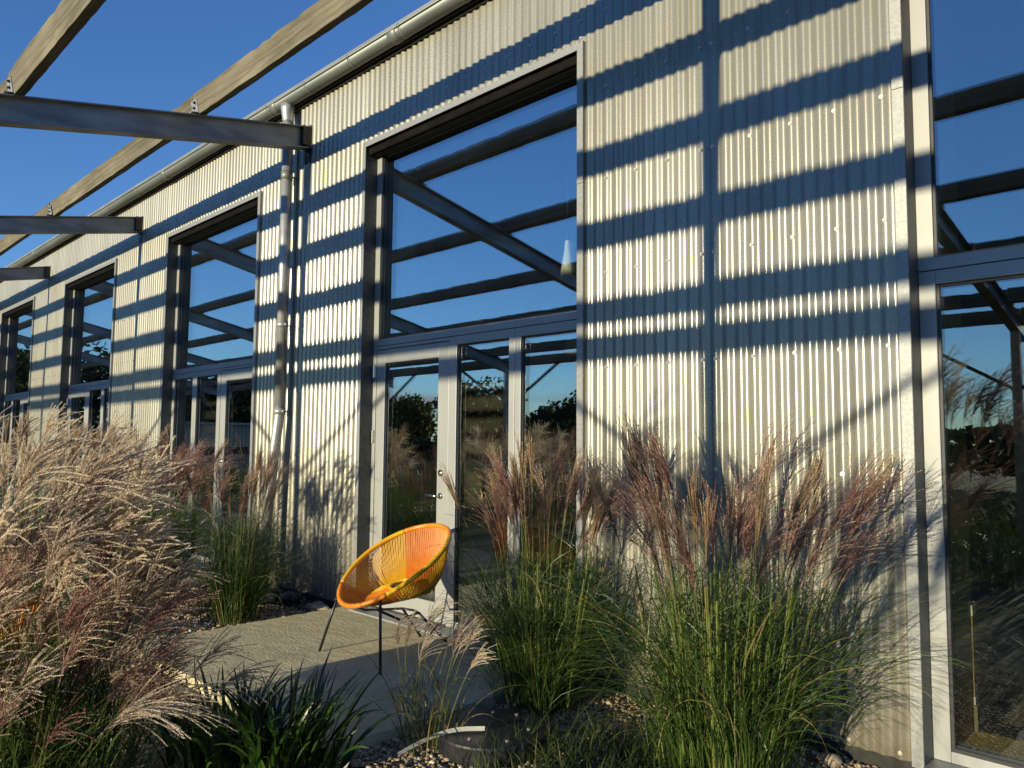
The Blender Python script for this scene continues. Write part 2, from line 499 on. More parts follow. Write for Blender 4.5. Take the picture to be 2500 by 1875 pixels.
for k in range(-1, 7):     # sheets over the windows
    xl = OP_L - FLW - k * P_BAY
    xr = OP_R + FLW - k * P_BAY
    n3 = 3
    for q in range(n3):
        a, bq = xl + (xr - xl) * q / n3, xl + (xr - xl) * (q + 1) / n3
        sh = inst('cladding_sheet', corr_sheet(a - (.015 if q else 0), bq + .015 * (q < 2), Z_HEAD + FLW + .002, Z_TOP, xl, -.0018 * (q % 2), 80 + k * 3 + q), bld)
        pts = []
        x = xl + PITCHC * (math.ceil((a - xl) / PITCHC / 3) * 3)
        while x < bq - .01:
            pts += [(x, 4.30), (x, 4.185)]
            x += 3 * PITCHC
        if k in (0, 1):
            for x, z in pts: put_screw(x, z, sh)
        else:
            far_screws(pts, sh)
# sealing strip at the sheet tops, soffit, wall core, roof
MB().box(XL, XR, -.030, -.022, Z_TOP + .004, Z_TOP + .018).build('drip_trim', 'flash', bld)
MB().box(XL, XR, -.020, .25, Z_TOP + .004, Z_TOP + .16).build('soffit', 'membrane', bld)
core = MB()
for k in range(-1, 7):
    xl = OP_R + .004 - k * P_BAY
    xr = OP_L - .004 + P_BAY - k * P_BAY
    if k == -1: xr = XR
    if k == 6: pass
    core.box(xl, xr, .004, .26, .0, Z_TOP)
for k in range(-1, 7):
    core.box(OP_L - .003 - k * P_BAY, OP_R + .003 - k * P_BAY, .004, .26, Z_HEAD + .01, Z_TOP - .001)
core.box(XL, OP_L - .004 - 6 * P_BAY, .004, .26, 0, Z_TOP)
core.build('wall_core', 'dark_wall', bld)
MB().box(XL, OP_L - FLW - 6 * P_BAY, -.018, .003, Z_BASE, Z_TOP).build('cladding_end', 'clad', bld)
MB().box(XL, XR, -.006, .003, .0, Z_BASE).build('plinth', 'membrane', bld)
rf = MB(); rf.add([(XL, -.10, 4.99), (XR, -.10, 4.99), (XR, 4.5, 6.3), (XL, 4.5, 6.3), (XL, -.10, 5.03), (XR, -.10, 5.03), (XR, 4.5, 6.36), (XL, 4.5, 6.36)],
   [(0, 3, 2, 1), (4, 5, 6, 7), (0, 1, 5, 4)])
rf.add([(XL, 4.5, 6.36), (XR, 4.5, 6.36), (XR, 9.2, 5.0), (XL, 9.2, 5.0)], [(0, 1, 2, 3)])
rf.build('roof', 'roof', bld)

# gutter -----------------------------------------------------------
GY, GZ, GR = -.128, 4.895, .068
gut = MB()
prof = [(GY + GR * math.cos(a), GZ + GR * math.sin(a)) for a in np.linspace(PI, 2 * PI, 15)]
prof2 = [(GY + (GR - .003) * math.cos(a), GZ + (GR - .003) * math.sin(a)) for a in np.linspace(2 * PI, PI, 15)]
ring = prof + prof2
gut.prism(ring, (XL, 0, 0), (XR, 0, 0), Vector((0, 1, 0)), Vector((0, 0, 1)))
gut.tube([(XL, GY - GR - .004, GZ + .003), (XR, GY - GR - .004, GZ + .003)], .009, 8)
gutter = gut.build('gutter', 'gutter', bld, smooth=False)
for p in gutter.data.polygons: p.use_smooth = len(p.vertices) == 4
MB().box(XL, XR, -.058, -.022, Z_TOP + .03, 5.02).build('fascia', 'membrane', bld)
band = MB()
p1 = [(GY + (GR + .004) * math.cos(a), GZ + (GR + .004) * math.sin(a)) for a in np.linspace(PI * .97, 2 * PI, 13)]
p2 = [(GY + (GR + .0005) * math.cos(a), GZ + (GR + .0005) * math.sin(a)) for a in np.linspace(2 * PI, PI * .97, 13)]
band.prism(p1 + p2, (-.016, 0, 0), (.016, 0, 0), Vector((0, 1, 0)))
band.box(-.014, .014, GY - GR - .016, GY - GR + .004, GZ - .012, GZ + .014)
band_me = band.mesh('gutter_bracket', 'gutter', True)
x = 1.0
while x > -24:
    inst('gutter_bracket', band_me, gutter, (x, 0, 0)); x -= .74
joint = MB()
p1 = [(GY + (GR + .0065) * math.cos(a), GZ + (GR + .0065) * math.sin(a)) for a in np.linspace(PI * .96, 2 * PI, 13)]
joint.prism(p1 + p2, (-.055, 0, 0), (.055, 0, 0), Vector((0, 1, 0)))
joint_me = joint.mesh('gutter_union', 'gutter', True)
for x in (-5.03, -7.05, -9.9, -13.0, -16.0):
    inst('gutter_union', joint_me, gutter, (x, 0, 0))

# downpipe ---------------------------------------------------------
DX, DY = -6.84, -.115
dp = MB()
dp.tube([(DX, GY, 4.845), (DX, GY, 4.80), (DX, (GY + DY) / 2, 4.69), (DX, DY, 4.66)], [.068, .066, .053, .050], 20)
dp.tube([(DX, DY, 4.665), (DX, DY, 1.80)], .050, 24)
dp.tube([(DX, DY, 1.83), (DX, DY - .004, 1.72), (DX - .02, DY - .035, 1.35), (DX - .05, DY - .13, .0)], [.049, .049, .049, .049], 24)
pipe = dp.build('downpipe', 'pipe', bld, smooth=True)
cl = MB(); cl.tube([(0, 0, -.03), (0, 0, .03)], .0545, 24); cl.box(-.008, .008, .05, .115, -.006, .006); cl.box(.045, .075, -.008, .008, -.012, .012)
cl_me = cl.mesh('pipe_clamp', 'pipe', True)
clb = MB(); clb.tube([(0, 0, -.045), (0, 0, .045)], .056, 24); clb.box(-.008, .008, .05, .115, -.006, .006)
inst('pipe_collar', clb.mesh('pipe_collar', 'gutter', True), pipe, (DX, DY, 4.12))
for z in (2.62, 1.77): inst('pipe_clamp', cl_me, pipe, (DX, DY, z))

# windows ----------------------------------------------------------
YF0, YF1 = .095, .160    # frame depth
YG = .122
OW = OP_R - OP_L
def smir(a, bq, mir):
    return (OW - bq, OW - a) if mir else (a, bq)

def window_bay(k):
    mir = (k % 2) != 0
    ox = OP_L - k * P_BAY
    def bx(mb, a, bq, y0, y1, z0, z1):
        a, bq = smir(a, bq, mir)
        mb.box(ox + a, ox + bq, y0, y1, z0, z1)
        return mb
    # galvanised flashing: face and reveal of each side
    for a, bq in ((-FLW, 0), (OW, OW + FLW)):
        mb = MB(); mb.box(ox + a, ox + bq, -.034, .165, 3.19, Z_HEAD + FLW)
        mb.box(ox + a - .0, ox + bq, -.0325, .165, Z_BASE - .01, 3.187)
        mb.build('side_flashing', 'flash', bld)
    mb = MB(); mb.box(ox + .001, ox + OW - .001, -.033, .165, Z_HEAD, Z_HEAD + FLW - .001); mb.build('head_flashing', 'flash', bld)
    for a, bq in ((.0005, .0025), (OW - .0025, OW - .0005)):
        MB().box(ox + a, ox + bq, -.030, YF0 - .001, .076, Z_HEAD - .0005).build('reveal_shade', 'reveal_shade', bld)  # thin dark sheets over the side returns, their shade painted in
    MB().box(ox + .003, ox + OW - .003, -.031, -.001, Z_HEAD - .0035, Z_HEAD - .0005).build('reveal_shade', 'blind', bld)  # added dark strip under the head flashing, soffit shade as colour
    win = empty('window', (0, 0, 0), bld)
    fr = MB()
    bx(fr, .003, .072, YF0, YF1, 2.321, 4.098); bx(fr, OW - .072, OW - .003, YF0, YF1, 2.321, 4.098)
    bx(fr, .072, OW - .072, YF0, YF1, 2.321, 2.378); bx(fr, .072, OW - .072, YF0, YF1, 4.036, 4.0365)
    fr.build('frame', 'frame', win, bevel=.003)
    bb = MB(); bx(bb, .004, OW - .004, .000, YF1 - .002, 4.0405, 4.099); bx(bb, .004, OW - .004, .030, YF1 - .002, 4.028, 4.040)
    for q in range(3): bx(bb, .004, OW - .004, .004 + q * .02, .012 + q * .02, 4.034, 4.0404)
    bb.build('blind_box', 'blind', win)
    gk = MB()
    for (a, bq, z0, z1) in ((.072, .084, 2.378, 4.036), (OW - .084, OW - .072, 2.378, 4.036), (.084, OW - .084, 2.378, 2.388), (.084, OW - .084, 4.024, 4.036)):
        bx(gk, a, bq, YF0 + .016, YF1, z0, z1)
    bx(gk, .003, OW - .003, YF0 + .008, YF1, 2.3165, 2.3205)
    gk.build('gasket', 'gasket', win)
    g1 = MB(); bx(g1, .082, OW - .082, YG, YG + .024, 2.386, 4.026); g1.build('pane', 'glass', win)
    # lower fixed lights
    low = empty('side_light', (0, 0, 0), bld)
    fr = MB()
    bx(fr, 1.030, 1.118, YF0, YF1, .075, 2.316)
    bx(fr, 1.693, 1.751, YF0, YF1, .075, 2.316); bx(fr, 1.755, 1.813, YF0, YF1, .075, 2.316)
    bx(fr, OW - .075, OW - .003, YF0, YF1, .075, 2.316)
    for a, bq in ((1.118, 1.693), (1.813, OW - .075)):
        bx(fr, a, bq, YF0, YF1, 2.250, 2.316); bx(fr, a, bq, YF0, YF1, .075, .125)
    bx(fr, .003, 1.030, YF0, YF1, 2.289, 2.316); bx(fr, .003, .046, YF0, YF1, .075, 2.289)
    fr.build('frame', 'frame', low, bevel=.003)
    gk = MB()
    for a, bq in ((1.118, 1.693), (1.813, OW - .075)):
        bx(gk, a, a + .012, YF0 + .016, YF1, .125, 2.25); bx(gk, bq - .012, bq, YF0 + .016, YF1, .125, 2.25)
        bx(gk, a + .012, bq - .012, YF0 + .016, YF1, 2.238, 2.25); bx(gk, a + .012, bq - .012, YF0 + .016, YF1, .125, .137)
    bx(gk, 1.751, 1.755, YF0 + .008, YF1, .075, 2.316)
    gk.build('gasket', 'gasket', low)
    for a, bq in ((1.128, 1.683), (1.823, OW - .085)):
        g1 = MB(); bx(g1, a, bq, YG, YG + .024, .133, 2.242); g1.build('pane', 'glass', low)
    # door leaf
    door = empty('door', (0, 0, 0), bld)
    fr = MB(); d0, d1, y0 = .051, 1.025, YF0 + .004
    bx(fr, d0, .173, y0, YF1, .085, 2.283); bx(fr, .893, d1, y0, YF1, .085, 2.283)
    bx(fr, .173, .893, y0, YF1, 2.165, 2.283); bx(fr, .173, .893, y0, YF1, .085, .235)
    fr.build('leaf_frame', 'frame', door, bevel=.003)
    gk = MB()
    bx(gk, .173, .184, y0 + .016, YF1, .235, 2.165); bx(gk, .882, .893, y0 + .016, YF1, .235, 2.165)
    bx(gk, .184, .882, y0 + .016, YF1, 2.154, 2.165); bx(gk, .184, .882, y0 + .016, YF1, .235, .246)
    bx(gk, .046, .051, y0 + .01, YF1, .08, 2.289); bx(gk, 1.025, 1.030, y0 + .01, YF1, .08, 2.289); bx(gk, .051, 1.025, y0 + .01, YF1, 2.283, 2.289)
    gk.build('gasket', 'gasket', door)
    g1 = MB(); bx(g1, .182, .884, YG, YG + .024, .243, 2.157); g1.build('pane', 'glass', door)
    sg = -1 if mir else 1
    hx = ox + (OW - .945 if mir else .945)
    h = MB(); h.tube([(hx, y0, 1.065), (hx, y0 - .010, 1.065)], .024, 16); h.tube([(hx, y0, 1.065), (hx, y0 - .052, 1.065), (hx - sg * .012, y0 - .056, 1.065), (hx - sg * .125, y0 - .056, 1.066)], .0095, 10)
    h.build('handle', 'chrome', door, smooth=True)
    h = MB(); h.tube([(hx, y0, 1.245), (hx, y0 - .010, 1.245)], .026, 16); h.tube([(hx, y0 - .008, 1.245), (hx, y0 - .016, 1.245)], .011, 10)
    h.build('lock', 'chrome', door, smooth=True)
    qx = ox + (OW - .03 if mir else .03)
    for z in (2.10, 1.53, .42):
        h = MB(); h.tube([(qx, YF0 - .012, z - .055), (qx, YF0 - .012, z + .055)], .011, 10); h.box(qx - .018, qx + .022, YF0 - .006, YF0 + .001, z - .05, z + .05)
        h.build('hinge', 'chrome', door)
    # threshold and inner lining
    MB().box(ox, ox + OW, -.10, .13, .055 if k >= 0 else .05, .074).build('threshold', 'flash', bld)
    ln = MB()
    ln.box(ox + .0, ox + .079, YF1 + .002, .50, .076, Z_HEAD); ln.box(ox + OW - .079, ox + OW, YF1 + .002, .50, .076, Z_HEAD)
    ln.box(ox + .079, ox + OW - .079, YF1 + .002, .50, 4.03, Z_HEAD); ln.box(ox + .079, ox + OW - .079, YF1 + .002, .46, .076, .128)
    ln.build('lining', 'oak', bld)
for k in range(-1, 7):
    window_bay(k)

# interior shell
MB().box(XL, XR, .262, 8.2, .03, .068).build('interior_floor', 'int_floor').__setitem__('kind', 'structure')
w = MB(); w.box(XL, XR, 8.2, 8.4, .0, 5.2); w.box(XL - .2, XL, .0, 8.4, 0, 5.2); w.box(XR, XR + .2, .0, 8.4, 0, 5.2)
w.box(XL, XR, .262, 8.2, 4.7, 4.8)
o = w.build('interior_wall', 'dark_wall'); o['kind'] = 'structure'

# ================================================================== PERGOLA
perg = tag(empty('pergola', (0, 0, 0)), 'open pergola of galvanised steel beams and weathered timber purlins along the wall', 'pergola')
TS = .209
SA = math.atan(TS)
BZ = 4.585
BEAM_X = [-2.165 - 4.458 * j for j in range(-1, 6)]
DEND = 7.42
def bt(d):      # top of a beam at distance d from the wall
    return BZ - TS * d
I = [(-.055, 0), (.055, 0), (.055, -.0095), (.0033, -.0095), (.0033, -.2105), (.055, -.2105), (.055, -.22), (-.055, -.22), (-.055, -.2105), (-.0033, -.2105), (-.0033, -.0095), (-.055, -.0095)]
up = Vector((0, math.sin(SA) * -1, math.cos(SA)))
up = Vector((0, -math.sin(SA), math.cos(SA)))
beam_mb = MB(); beam_mb.prism(I, (0, -.004, 0), (0, -DEND, -TS * DEND), Vector((1, 0, 0)), Vector((0, 0, 1)))
beam_me = beam_mb.mesh('beam', 'galv')
plate = MB(); plate.box(-.05, .05, -.02, .0, -.36, .01)
plate.box(.0045, .054, -.10, -.0205, -.205, -.012)
plate.box(-.054, -.0045, -.10, -.0205, -.205, -.012)
plate_me = plate.mesh('end_plate', 'galv_dark')
post_mb = MB()
post_mb.prism([(-.05, -.05), (.05, -.05), (.05, .05), (-.05, .05)], (0, 0, 0), (0, 0, bt(7.0) - .215), Vector((1, 0, 0)), Vector((0, 1, 0)))
post_me = post_mb.mesh('post', 'galv')
PUR_D = [1.085 + 1.385 * i for i in range(5)] + [7.31]
PT, PH = .072, .182

def purlin_mesh(L, seed):
    rng = np.random.default_rng(seed)
    n = 46
    V = []
    xs = np.linspace(0, L, n)
    wob = [np.cumsum(rng.normal(0, .0007, n)) for _ in range(8)]
    for i, x in enumerate(xs):
        c = [(-PT / 2, 0), (PT / 2, 0), (PT / 2, PH), (-PT / 2, PH)]
        for q, (a, z) in enumerate(c):
            chip = -.010 if (q in (2, 3) and rng.random() < .14) else 0
            V.append((x, a + wob[q][i] + rng.normal(0, .0011), z + wob[q + 4][i] + rng.normal(0, .0013) + chip))
    F = []
    for i in range(n - 1):
        for q in range(4):
            F.append((i * 4 + q, i * 4 + (q + 1) % 4, (i + 1) * 4 + (q + 1) % 4, (i + 1) * 4 + q))
    F += [(3, 2, 1, 0), tuple((n - 1) * 4 + q for q in range(4))]
    mb = MB(); mb.add(V, F)
    return mb.mesh('purlin', 'timber')
pur_me = [purlin_mesh(4.452, s) for s in range(7)]
cle = MB()
cle.box(-.05, .065, -.006, 0, .0, .125); cle.box(-.05, .065, -.066, -.006, .0, .006)
cle_me = cle.mesh('cleat', 'flash')
bolt = MB(); disc(bolt, .014, 0, -.004, 10); disc(bolt, .009, -.004, -.018, 6)
bolt_me = bolt.mesh('bolt', 'galv_dark')
bv = MB(); bv.add([(a, c, -bq) for a, bq, c in bolt.v], [q[::-1] for q in bolt.f])
boltv_me = bv.mesh('bolt', 'galv_dark')
random.seed(11)
for j, bxx in enumerate(BEAM_X):
    bo = inst('beam', beam_me, perg, (bxx, 0, BZ))
    inst('end_plate', plate_me, bo, (0, 0, 0))
    inst('post', post_me, perg, (bxx, -7.0, 0))
    for sgn in (-1, 1):
        mb = MB()
        mb.prism([(-.022, -.022), (.022, -.022), (.022, .022), (-.022, .022)], (bxx + sgn * .05, -7.0, 2.20), (bxx + sgn * 1.42, -7.0, 3.04), Vector((0, 1, 0)), Vector((-.51 * sgn, 0, .86)))
        mb.build('brace', 'galv_dark', perg)
    for i, d in enumerate(PUR_D):
        if j == len(BEAM_X) - 1 and False: continue
        lift = random.choice((0.0, 0.004, .010))
        o = inst('purlin', pur_me[(i * 3 + j) % 7], perg, (bxx - .045 - 4.458 * 1 + .05, -d - random.uniform(-.006, .006), bt(d) + .002 + lift))
        o.rotation_euler = (SA, random.uniform(-.0015, .0015), random.uniform(-.001, .001))
        c = inst('cleat', cle_me, perg, (bxx, -d - PT / 2 - .004, bt(d) + .003))
        c.rotation_euler = (SA, 0, 0)
        for bxo, bzo in ((.03, .095), (.005, .055)):
            inst('bolt', bolt_me, c, (bxo, -.006, bzo))
        for bxo in (-.035, .0):
            inst('bolt', boltv_me, c, (bxo, -.036, .006))
for i, d in enumerate(PUR_D):     # the bay beyond the last beam on the near side
    pass

# ================================================================== CHAIRS
def acapulco(loc, rz, label, group):
    root = tag(empty('cord_chair', loc, None, rz), label, 'chair', group)
    A, B, TH, ZC = .352, .445, .542, .606
    def rim(t, grow=0.0):
        return Vector(((A + grow) * math.cos(t) * (1 + .03 * math.sin(t)), (B + grow) * math.sin(t) * math.cos(TH), ZC + (B + grow) * math.sin(t) * math.sin(TH) + .012 * math.cos(2 * t)))
    RC, RR, RT = Vector((0, .055, .444)), .080, .28
    def ringp(t):
        return RC + Vector((RR * math.cos(t), RR * math.sin(t) * math.cos(RT), RR * math.sin(t) * math.sin(RT)))
    D = math.radians
    secs = [('cord_o', 222, 318), ('cord_y', -42, 50), ('cord_o', 50, 134), ('cord_y', 134, 222)]
    for mat, a0, a1 in secs:
        n = 28
        mb = MB()
        pts = [rim(D(a0 + (a1 - a0) * i / n)) for i in range(n + 1)]
        mb.tube(pts, .0165, 10)
        mb.build('rim', mat, root, smooth=True)
        mb = MB()
        nc = int((a1 - a0) / 360 * 120)
        for i in range(nc):
            for off in (0, .42):
                t = D(a0 + (a1 - a0) * (i + .2 + off) / nc)
                p, q = rim(t), ringp(t + (.03 if off else 0))
                bk = (1 + math.sin(t)) / 2          # the bowl is deepest at the back
                ov = Vector((.05 * math.cos(t), .055 * bk, -(.040 + .125 * bk) - .004 * random.random()))
                mb.tube([p] + [p.lerp(q, w_) + ov * h_ for w_, h_ in ((.2, .52), (.42, .9), (.64, 1.0), (.84, .62))] + [q], .0031, 5, cap=False)
        o = mb.build('cords', mat, root, smooth=True); o['kind'] = 'stuff'
    mb = MB(); mb.tube([ringp(2 * PI * i / 28) for i in range(28)], .011, 8, closed=True)
    mb.build('seat_ring', 'cord_y', root, smooth=True)
    # tubular steel frame
    fl, frr = rim(D(228)), rim(D(312))
    rl, rrr = Vector((-.09, .14, .255)), Vector((.09, .14, .255))
    legs = [(Vector((-.35, -.36, .004)), fl), (Vector((.365, -.37, .004)), frr)]
    for foot, top in legs:
        mb = MB(); mb.tube([foot, foot.lerp(top, .5), top + Vector((0, 0, -.012))], .0095, 10); mb.build('leg', 'legs', root, smooth=True)
    for foot, top in ((Vector((-.19, .385, .004)), rl), (Vector((.13, .385, .004)), rrr)):
        mb = MB(); mb.tube([foot, top], .0095, 10); mb.build('leg', 'legs', root, smooth=True)
    mb = MB()
    mb.tube([fl + Vector((-.02, -.03, -.07)), Vector((-.20, -.10, .262)), rl, Vector((0, .17, .252)), rrr, Vector((.20, -.10, .262)), frr + Vector((.02, -.03, -.07))], .0085, 8)
    mb.build('seat_frame', 'legs', root, smooth=True)
    return root
random.seed(3)
acapulco((-4.31, -.585, .06), 0.0, 'orange and yellow cord chair on black legs standing on the concrete path', 'cord chairs')
acapulco((-3.98, -3.14, .0), -.9, 'second orange cord chair almost hidden behind the silvery plumes', 'cord chairs')

# ================================================================== PLANTS
RNG = np.random.default_rng(7)

def arch_lines(base, az, th0, bend, length, K, rng, droop_pow=1.5, twist=.35):
    """arching centre lines. all args arrays of N. returns P (N,K,3), side (N,K,3)"""
    N = len(az)
    s = np.linspace(0, 1, K)[None]
    th = th0[:, None] + bend[:, None] * s ** droop_pow
    azz = az[:, None] + twist * rng.normal(size=N)[:, None] * s
    dx, dy, dz = np.sin(th) * np.cos(azz), np.sin(th) * np.sin(azz), np.cos(th)
    ds = (length / (K - 1))[:, None]
    P = np.zeros((N, K, 3))
    P[:, :, 0] = np.concatenate([np.zeros((N, 1)), np.cumsum((dx * ds)[:, :-1], 1)], 1)
    P[:, :, 1] = np.concatenate([np.zeros((N, 1)), np.cumsum((dy * ds)[:, :-1], 1)], 1)
    P[:, :, 2] = np.concatenate([np.zeros((N, 1)), np.cumsum((dz * ds)[:, :-1], 1)], 1)
    P += base[:, None, :]
    tw = rng.uniform(-1.0, 1.0, N)[:, None] + rng.normal(0, 1.0, N)[:, None] * s
    sidev = np.stack([-np.sin(azz), np.cos(azz), np.zeros_like(azz)], -1)
    nrm = np.stack([-np.cos(th) * np.cos(azz), -np.cos(th) * np.sin(azz), np.sin(th)], -1)
    S = sidev * np.cos(tw)[..., None] + nrm * np.sin(tw)[..., None]
    T = np.stack([dx, dy, dz], -1)
    return P, S, T

def blades_mesh(name, mat, n, r0, L, th, bend, wid, K, rng, tint=(0.0, .85), dead=.05, zdead=.12, ymax=None, tip=.05, cy=0.0, zb=0.0, zshare=.6):
    az = rng.uniform(0, 2 * PI, n)
    rad = r0 * np.sqrt(rng.uniform(0, 1, n))
    base = np.stack([rad * np.cos(az + rng.normal(0, .5, n)), rad * np.sin(az + rng.normal(0, .5, n)), np.zeros(n)], 1)
    length = rng.uniform(L[0], L[1], n)
    th0 = rng.uniform(th[0], th[1], n) ** 1.0
    bn = rng.uniform(bend[0], bend[1], n)
    if zb:
        up_ = rng.random(n) < zshare
        z0 = np.where(up_, rng.uniform(.05, zb, n), 0)
        base[:, 2] = z0
        out = 1 + .8 * z0
        base[:, 0] *= out; base[:, 1] *= out
        th0 = np.where(up_, rng.uniform(.15, .75, n), th0)
        length = np.where(up_, length * rng.uniform(.40, .68, n), length)
        az = np.where(up_, rng.uniform(0, 2 * PI, n), az)
    P, S, T = arch_lines(base, az, th0, bn, length, K, rng)
    P[:, :, 2] = np.maximum(P[:, :, 2], .012)
    if ymax is not None:      # leaves lean against the wall, never through it
        over = P[:, :, 1] + cy - ymax
        P[:, :, 1] = np.where(over > 0, ymax - cy - .02 * rng.random(P.shape[:2]), P[:, :, 1])
    s = np.linspace(0, 1, K)[None]
    prof = np.minimum(1, s * 6 + .45) * (1 - s ** 2.2) + tip
    Wd = rng.uniform(wid[0], wid[1], n)[:, None] * prof * .5
    V, F = ribbons(P, S, Wd)
    tn = rng.uniform(tint[0], tint[1], n)
    tn[rng.random(n) < dead] = 1.0
    tv = np.repeat(tn, K * 2).reshape(n, K, 2)
    tv = np.clip(tv + zdead * (s ** 3)[..., None], 0, 1)
    return np_mesh(name, V, F, mat, tv.ravel())

def plume_mesh(kind, seed):
    """one flower plume: base at the origin, rachis up +z, sweeping towards +x"""
    rng = np.random.default_rng(seed)
    if kind == 'tan':        # narrow closed brush
        n, RL, Lr, spread, droop, K = 30, .15, (.17, .32), (.02, .13), (.02, .22), 10
    elif kind == 'red':      # open fan of purple-red fingers
        n, RL, Lr, spread, droop, K = 26, .13, (.18, .34), (.08, .50), (.25, 1.0), 11
    else:                    # silver, fluffy, swept over
        n, RL, Lr, spread, droop, K = 22, .16, (.18, .34), (.06, .45), (.45, 1.4), 12
    mat = {'tan': 'plume_tan', 'red': 'plume_red', 'silver': 'plume_silver'}[kind]
    sst = rng.uniform(0, 1, n)
    base = np.stack([.02 * sst ** 2, np.zeros(n), RL * sst], 1)
    az = rng.uniform(0, 2 * PI, n)
    if kind != 'tan':
        az = np.where(rng.random(n) < .62, rng.normal(0, .75, n), az)
    th0 = rng.uniform(spread[0], spread[1], n) * (1.05 - .4 * sst)
    bn = rng.uniform(droop[0], droop[1], n)
    L = rng.uniform(Lr[0], Lr[1], n) * (1.0 - .25 * sst)
    # bend of each finger leans on the wind (+x)
    P, S, T = arch_lines(base, az, th0, bn * .35, L, K, rng, 1.3, .2)
    s = np.linspace(0, 1, K)[None]
    P[:, :, 0] += (bn[:, None] * .42 * L[:, None]) * s ** 1.8
    P[:, :, 2] -= (bn[:, None] ** 1.6 * .20 * L[:, None]) * s ** 2.0
    T = np.gradient(P, axis=1); T /= np.linalg.norm(T, axis=2, keepdims=True)
    wd = {'tan': .0013, 'red': .0011, 'silver': .0011}[kind]
    V, F = ribbons(P, S, np.full((n, K), wd) * (1.1 - .5 * s))
    tints = [np.repeat(np.clip(rng.uniform(.0, .45, n), 0, 1), K * 2)]
    Vs, Fs, off = [V], [F], len(V)
    # the rachis
    rp = np.zeros((2, 6, 3)); rp[:, :, 2] = np.linspace(-.02, RL * 1.05, 6); rp[:, :, 0] = .02 * np.linspace(0, 1, 6) ** 2
    sd = np.zeros((2, 6, 3)); sd[0, :, 0] = 1; sd[1, :, 1] = 1
    V, F = ribbons(rp, sd, np.full((2, 6), .0022)); Vs.append(V); Fs.append(F + off); off += len(V); tints.append(np.full(len(V), .5))
    # spikelets along every finger, as small pointed scales
    per = {'tan': 30, 'red': 26, 'silver': 42}[kind]
    u = np.linspace(.10, 1.0, per)
    fi = u * (K - 1); i0 = np.minimum(fi.astype(int), K - 2); fr_ = (fi - i0)[None, :, None]
    C = P[:, i0] * (1 - fr_) + P[:, i0 + 1] * fr_
    TT = T[:, i0]; SS = S[:, i0]; NN = np.cross(TT, SS)
    hairs = {'tan': 2, 'red': 2, 'silver': 6}[kind]
    for h in range(hairs):
        ph = rng.uniform(0, 2 * PI, C.shape[:2])[..., None]
        rad = SS * np.cos(ph) + NN * np.sin(ph)
        if kind == 'silver' and h >= 2:
            ln, wdt, open_ = rng.uniform(.008, .017, C.shape[:2])[..., None], .0012, rng.uniform(.15, .55, C.shape[:2])[..., None]
        else:
            ln, wdt, open_ = rng.uniform(.006, .011, C.shape[:2])[..., None], .0017, rng.uniform(.08, .32, C.shape[:2])[..., None]
        dirv = TT + rad * open_
        dirv /= np.linalg.norm(dirv, axis=2, keepdims=True)
        sd = np.cross(dirv, rad); sd /= (np.linalg.norm(sd, axis=2, keepdims=True) + 1e-9)
        a = C - sd * wdt * .6; bq = C + sd * wdt * .6; m1 = C + dirv * ln * .45
        tp = C + dirv * ln
        V = np.stack([C, m1 - sd * wdt, tp, m1 + sd * wdt], 2).reshape(-1, 3)
        q = np.arange(C.shape[0] * C.shape[1])[:, None] * 4 + np.arange(4)[None]
        Vs.append(V); Fs.append(q + off); off += len(V)
        base_t = rng.uniform(.25, .75, n)[:, None] + (.25 if kind == 'silver' and h >= 2 else 0)
        tt = np.clip(base_t + .25 * u[None] ** 2 + rng.normal(0, .12, C.shape[:2]), 0, 1)
        tints.append(np.repeat(tt.ravel(), 4))
    return np_mesh('plume', np.concatenate(Vs), [np.concatenate(Fs)], mat, np.concatenate(tints))
PLUMES = {k: [plume_mesh(k, 100 * i + s) for s in range(8)] for i, k in enumerate(('tan', 'red', 'silver'))}

